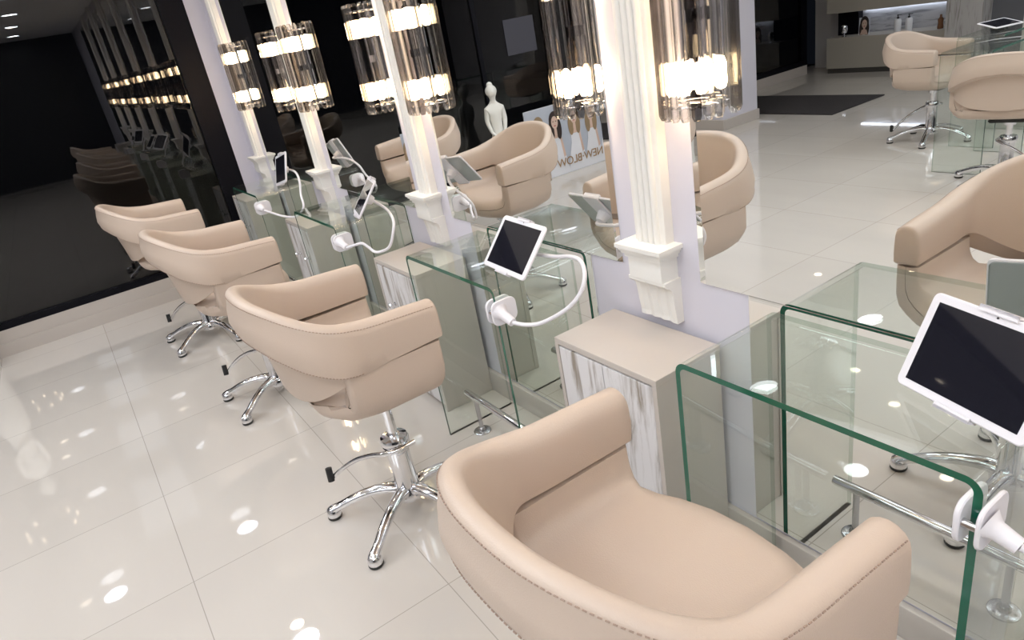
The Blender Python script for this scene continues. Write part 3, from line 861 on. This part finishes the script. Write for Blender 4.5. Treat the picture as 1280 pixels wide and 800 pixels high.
# statue by the window
def statue():
    root = empty('statue', (-4.2,-1.998,0), rad(-70), 'white plaster statue of a standing classical woman near the dark window', 'statue')
    me = bpy.data.meshes.new('figure')
    J = [((0,0,.42),.055,.05),((0,0,.52),.062,.05),((0,.0,.60),.048,.038),((0,0,.68),.062,.045),((0,0,.745),.055,.036),((0,0,.79),.019,.019),((0,.006,.835),.032,.036),((0,.004,.872),.040,.044),((0,-.020,.925),.026,.026),
         ((.065,0,.735),.028,.028),((.078,.0,.64),.023,.023),((.055,.045,.55),.015,.015),((.0,.07,.50),.012,.012),
         ((-.065,0,.735),.028,.028),((-.078,.0,.64),.023,.023),((-.06,.04,.55),.015,.015),((-.01,.075,.49),.012,.012),
         ((.035,0,.40),.052,.05),((.04,.015,.26),.04,.04),((.03,0,.1),.03,.03),((.03,.02,.035),.03,.03),
         ((-.035,0,.40),.052,.05),((-.03,.01,.26),.04,.04),((-.03,0,.1),.03,.03),((-.03,.02,.035),.03,.03)]
    E = [(0,1),(1,2),(2,3),(3,4),(4,5),(5,6),(6,7),(7,8),(4,9),(9,10),(10,11),(11,12),(4,13),(13,14),(14,15),(15,16),(0,17),(17,18),(18,19),(19,20),(0,21),(21,22),(22,23),(23,24)]
    me.from_pydata([j[0] for j in J], E, [])
    o = bpy.data.objects.new('figure', me); COL.objects.link(o); o.parent = root
    sk = o.modifiers.new('skin','SKIN'); 
    for v, j in zip(me.skin_vertices[0].data, J): v.radius = (j[1], j[2])
    me.skin_vertices[0].data[0].use_root = True
    ss_ = o.modifiers.new('sub','SUBSURF'); ss_.levels = 2; ss_.render_levels = 2
    me.materials.append(statue_m)
    sk.use_smooth_shade = True
    bm = bmesh.new(); lathe(bm, [(0,0),(.09,0),(.09,.02),(.085,.03),(.085,.04),(0,.04)], 28, capit=False); obj('plinth', bm, statue_m, root)
    # head with face, bun and neck
    bm = bmesh.new(); rows = []
    for i in range(17):
        v = -pi/2 + pi*i/16; row = []
        for k in range(24):
            a = 2*pi*k/24
            x = .043*cos(v)*cos(a); yy = .047*cos(v)*sin(a); z = .056*sin(v)
            if yy > 0: yy += .010*math.exp(-((x/.008)**2 + ((z+.006)/.014)**2)) - .004*math.exp(-(((abs(x)-.016)/.008)**2 + ((z-.006)/.007)**2)) + .003*math.exp(-((x/.012)**2 + ((z+.026)/.005)**2))
            row.append((x*(1-.18*max(0,-z)/.056), yy, .868+z))
        rows.append(row)
    vs = grid(bm, rows, closed_u=True)
    hd = obj('head', bm, statue_m, root)
    bm = bmesh.new()
    for c, r in (((0,-.010,.878),.049),((0,-.026,.925),.026)):
        rr = [[(c[0]+r*cos(v)*cos(a)*(1+.03*sin(12*a)), c[1]+r*cos(v)*sin(a), c[2]+r*sin(v)) for a in [2*pi*k/24 for k in range(24)]] for v in [-pi/2*.5+ (pi*.75)*i/10 for i in range(11)]]
        vs = grid(bm, rr, closed_u=True); cap(bm, vs[0][::-1]); cap(bm, vs[-1])
    obj('hair', bm, statue_m, hd)
    bm = bmesh.new()
    rows = []
    for z, rx, ry in ((.035,.085,.08),(.1,.078,.07),(.2,.082,.07),(.3,.088,.072),(.38,.088,.07),(.43,.08,.062),(.45,.07,.05)):
        rows.append([(rx*cos(a)*(1+.06*sin(9*a+z*6)), ry*sin(a)*(1+.06*sin(9*a+z*6)), z) for a in [2*pi*k/64 for k in range(64)]])
    vs = grid(bm, rows, closed_u=True); cap(bm, vs[0][::-1]); cap(bm, vs[-1]); obj('drapery', bm, statue_m, root)
statue()

# poster standing by the window
def poster():
    root = empty('standing_poster', (-4.21,-2.81,.0), rad(90), 'wide poster of women in white with bronze lettering, mirrored behind a chair', 'poster')
    W, H = 1.04, .635
    bm = bmesh.new(); box(bm, -W/2,W/2,0,.012,.0,H, 0)
    y = -.0008
    poly(bm, [(-W/2+.003,.003),(W/2-.003,.003),(W/2-.003,H-.004),(-W/2+.003,H-.004)], y, 6)
    poly(bm, [(-W/2+.003,.003),(W/2-.003,.003),(W/2-.003,.06),(-W/2+.003,.05)], y-.0002, 7)
    xs = [.385,.205,-.015,-.215,-.40]
    for i, x in enumerate(xs):
        yy = y-.0006*(i+1)
        poly(bm, [(x-.115,.005),(x+.115,.005),(x+.085,.16),(x+.055,.26),(x+.05,.345),(x-.05,.345),(x-.055,.26),(x-.085,.16)], yy, 5)
        poly(bm, [(x-.055,.34),(x+.055,.34),(x+.045,.37),(x+.018,.40),(x-.018,.40),(x-.045,.37)], yy-.0001, 1)
        poly(bm, [(x-.085,.17),(x-.062,.15),(x-.040,.33),(x-.060,.345)], yy-.0002, 1)
    for i, (x, h) in enumerate(zip(xs, (2,3,2,2,3))):
        woman(bm, x, .475+(.012 if i == 1 else 0)+(.015 if i == 2 else 0), 1.12, h, y-.0045)
    obj('printed_panel', bm, [card_m, skin, hair_b, hair_d, lips, dress, pb, pbr('print_pale_floor',(.60,.60,.60),.5)], root, smooth=False, merge=False)
    def text(size, z, mat, nm):
        cu = bpy.data.curves.new(nm,'FONT'); cu.body = 'NEW\u00b7BLOW'; cu.size = size; cu.extrude = .0008; cu.align_x = 'CENTER'; cu.space_character = .95
        t = bpy.data.objects.new(nm, cu); COL.objects.link(t)
        dg_ = bpy.context.evaluated_depsgraph_get(); me = bpy.data.meshes.new_from_object(t.evaluated_get(dg_))
        bpy.data.objects.remove(t)
        me.materials.clear(); me.materials.append(mat)
        o = bpy.data.objects.new(nm, me); COL.objects.link(o); o.parent = root; o.location = (-.04,-.0095,z); o.rotation_euler = (pi/2,0,0)
        o.scale = (1,1,1)
    text(.105, .075, gold_txt, 'lettering')
    bm = bmesh.new(); box(bm, -.3,.3,.012,.08,0,.012); obj('foot', bm, steel, root, smooth=False)
poster()
o = copy_tree(t0); o.parent = None
o.matrix_world = Matrix.Translation((-1.46,-4.46,.795)) @ Matrix.Rotation(rad(110),4,'Z') @ Matrix.Rotation(rad(12),4,'X')
tag(o, 'tablet propped on the glass desk across the room, seen in the mirror', 'tablet', 'tablets across the room')
bm = bmesh.new(); box(bm, -.04,.04,-.03,.03,0,.008); extrude_poly(bm, [(-.02,.008),(.02,.008),(.004,.026),(-.004,.026)], -.02,.02,'y')
o = obj('tablet_stand', bm, black_pl, smooth=False); o.location = (-1.46,-4.46,.751); tag(o, 'small black stand under the tablet on the desk across the room', 'tablet stand')
bm = bmesh.new(); box(bm, WX-.03, WX-.028, -2.70,-2.38,1.10,1.39); tag(obj('notice_sheet', bm, paper_m, smooth=False), 'grey notice sheet stuck on the dark window', 'notice')

# ------------------------------------------------------------------ world, camera, view
w = bpy.data.worlds.new('night'); S.world = w; w.use_nodes = True
w.node_tree.nodes['Background'].inputs[0].default_value = (.012,.014,.02,1); w.node_tree.nodes['Background'].inputs[1].default_value = .3
cam = bpy.data.cameras.new('camera'); co = bpy.data.objects.new('camera', cam); COL.objects.link(co)
cam.sensor_width = 36; cam.lens = 856.85/1280*36; cam.clip_start = .01
a, b, c = 1.1548862, -.1900, 1.0424
Rz = Matrix.Rotation(c,3,'Z'); Rx = Matrix.Rotation(a,3,'X'); Rr = Matrix.Rotation(b,3,'Z')
co.matrix_world = Matrix.Translation((.8935,-1.1946,1.4433)) @ (Rz@Rx@Rr).to_4x4()
S.camera = co
S.view_settings.view_transform = 'Standard'; S.view_settings.look = 'None'; S.view_settings.gamma = 1; S.view_settings.use_curve_mapping = False
S.view_settings.exposure = 0.0
S.cycles.max_bounces = 14; S.cycles.glossy_bounces = 8; S.cycles.transmission_bounces = 10; S.cycles.transparent_max_bounces = 24
S.cycles.diffuse_bounces = 4
S.cycles.sample_clamp_indirect = 6
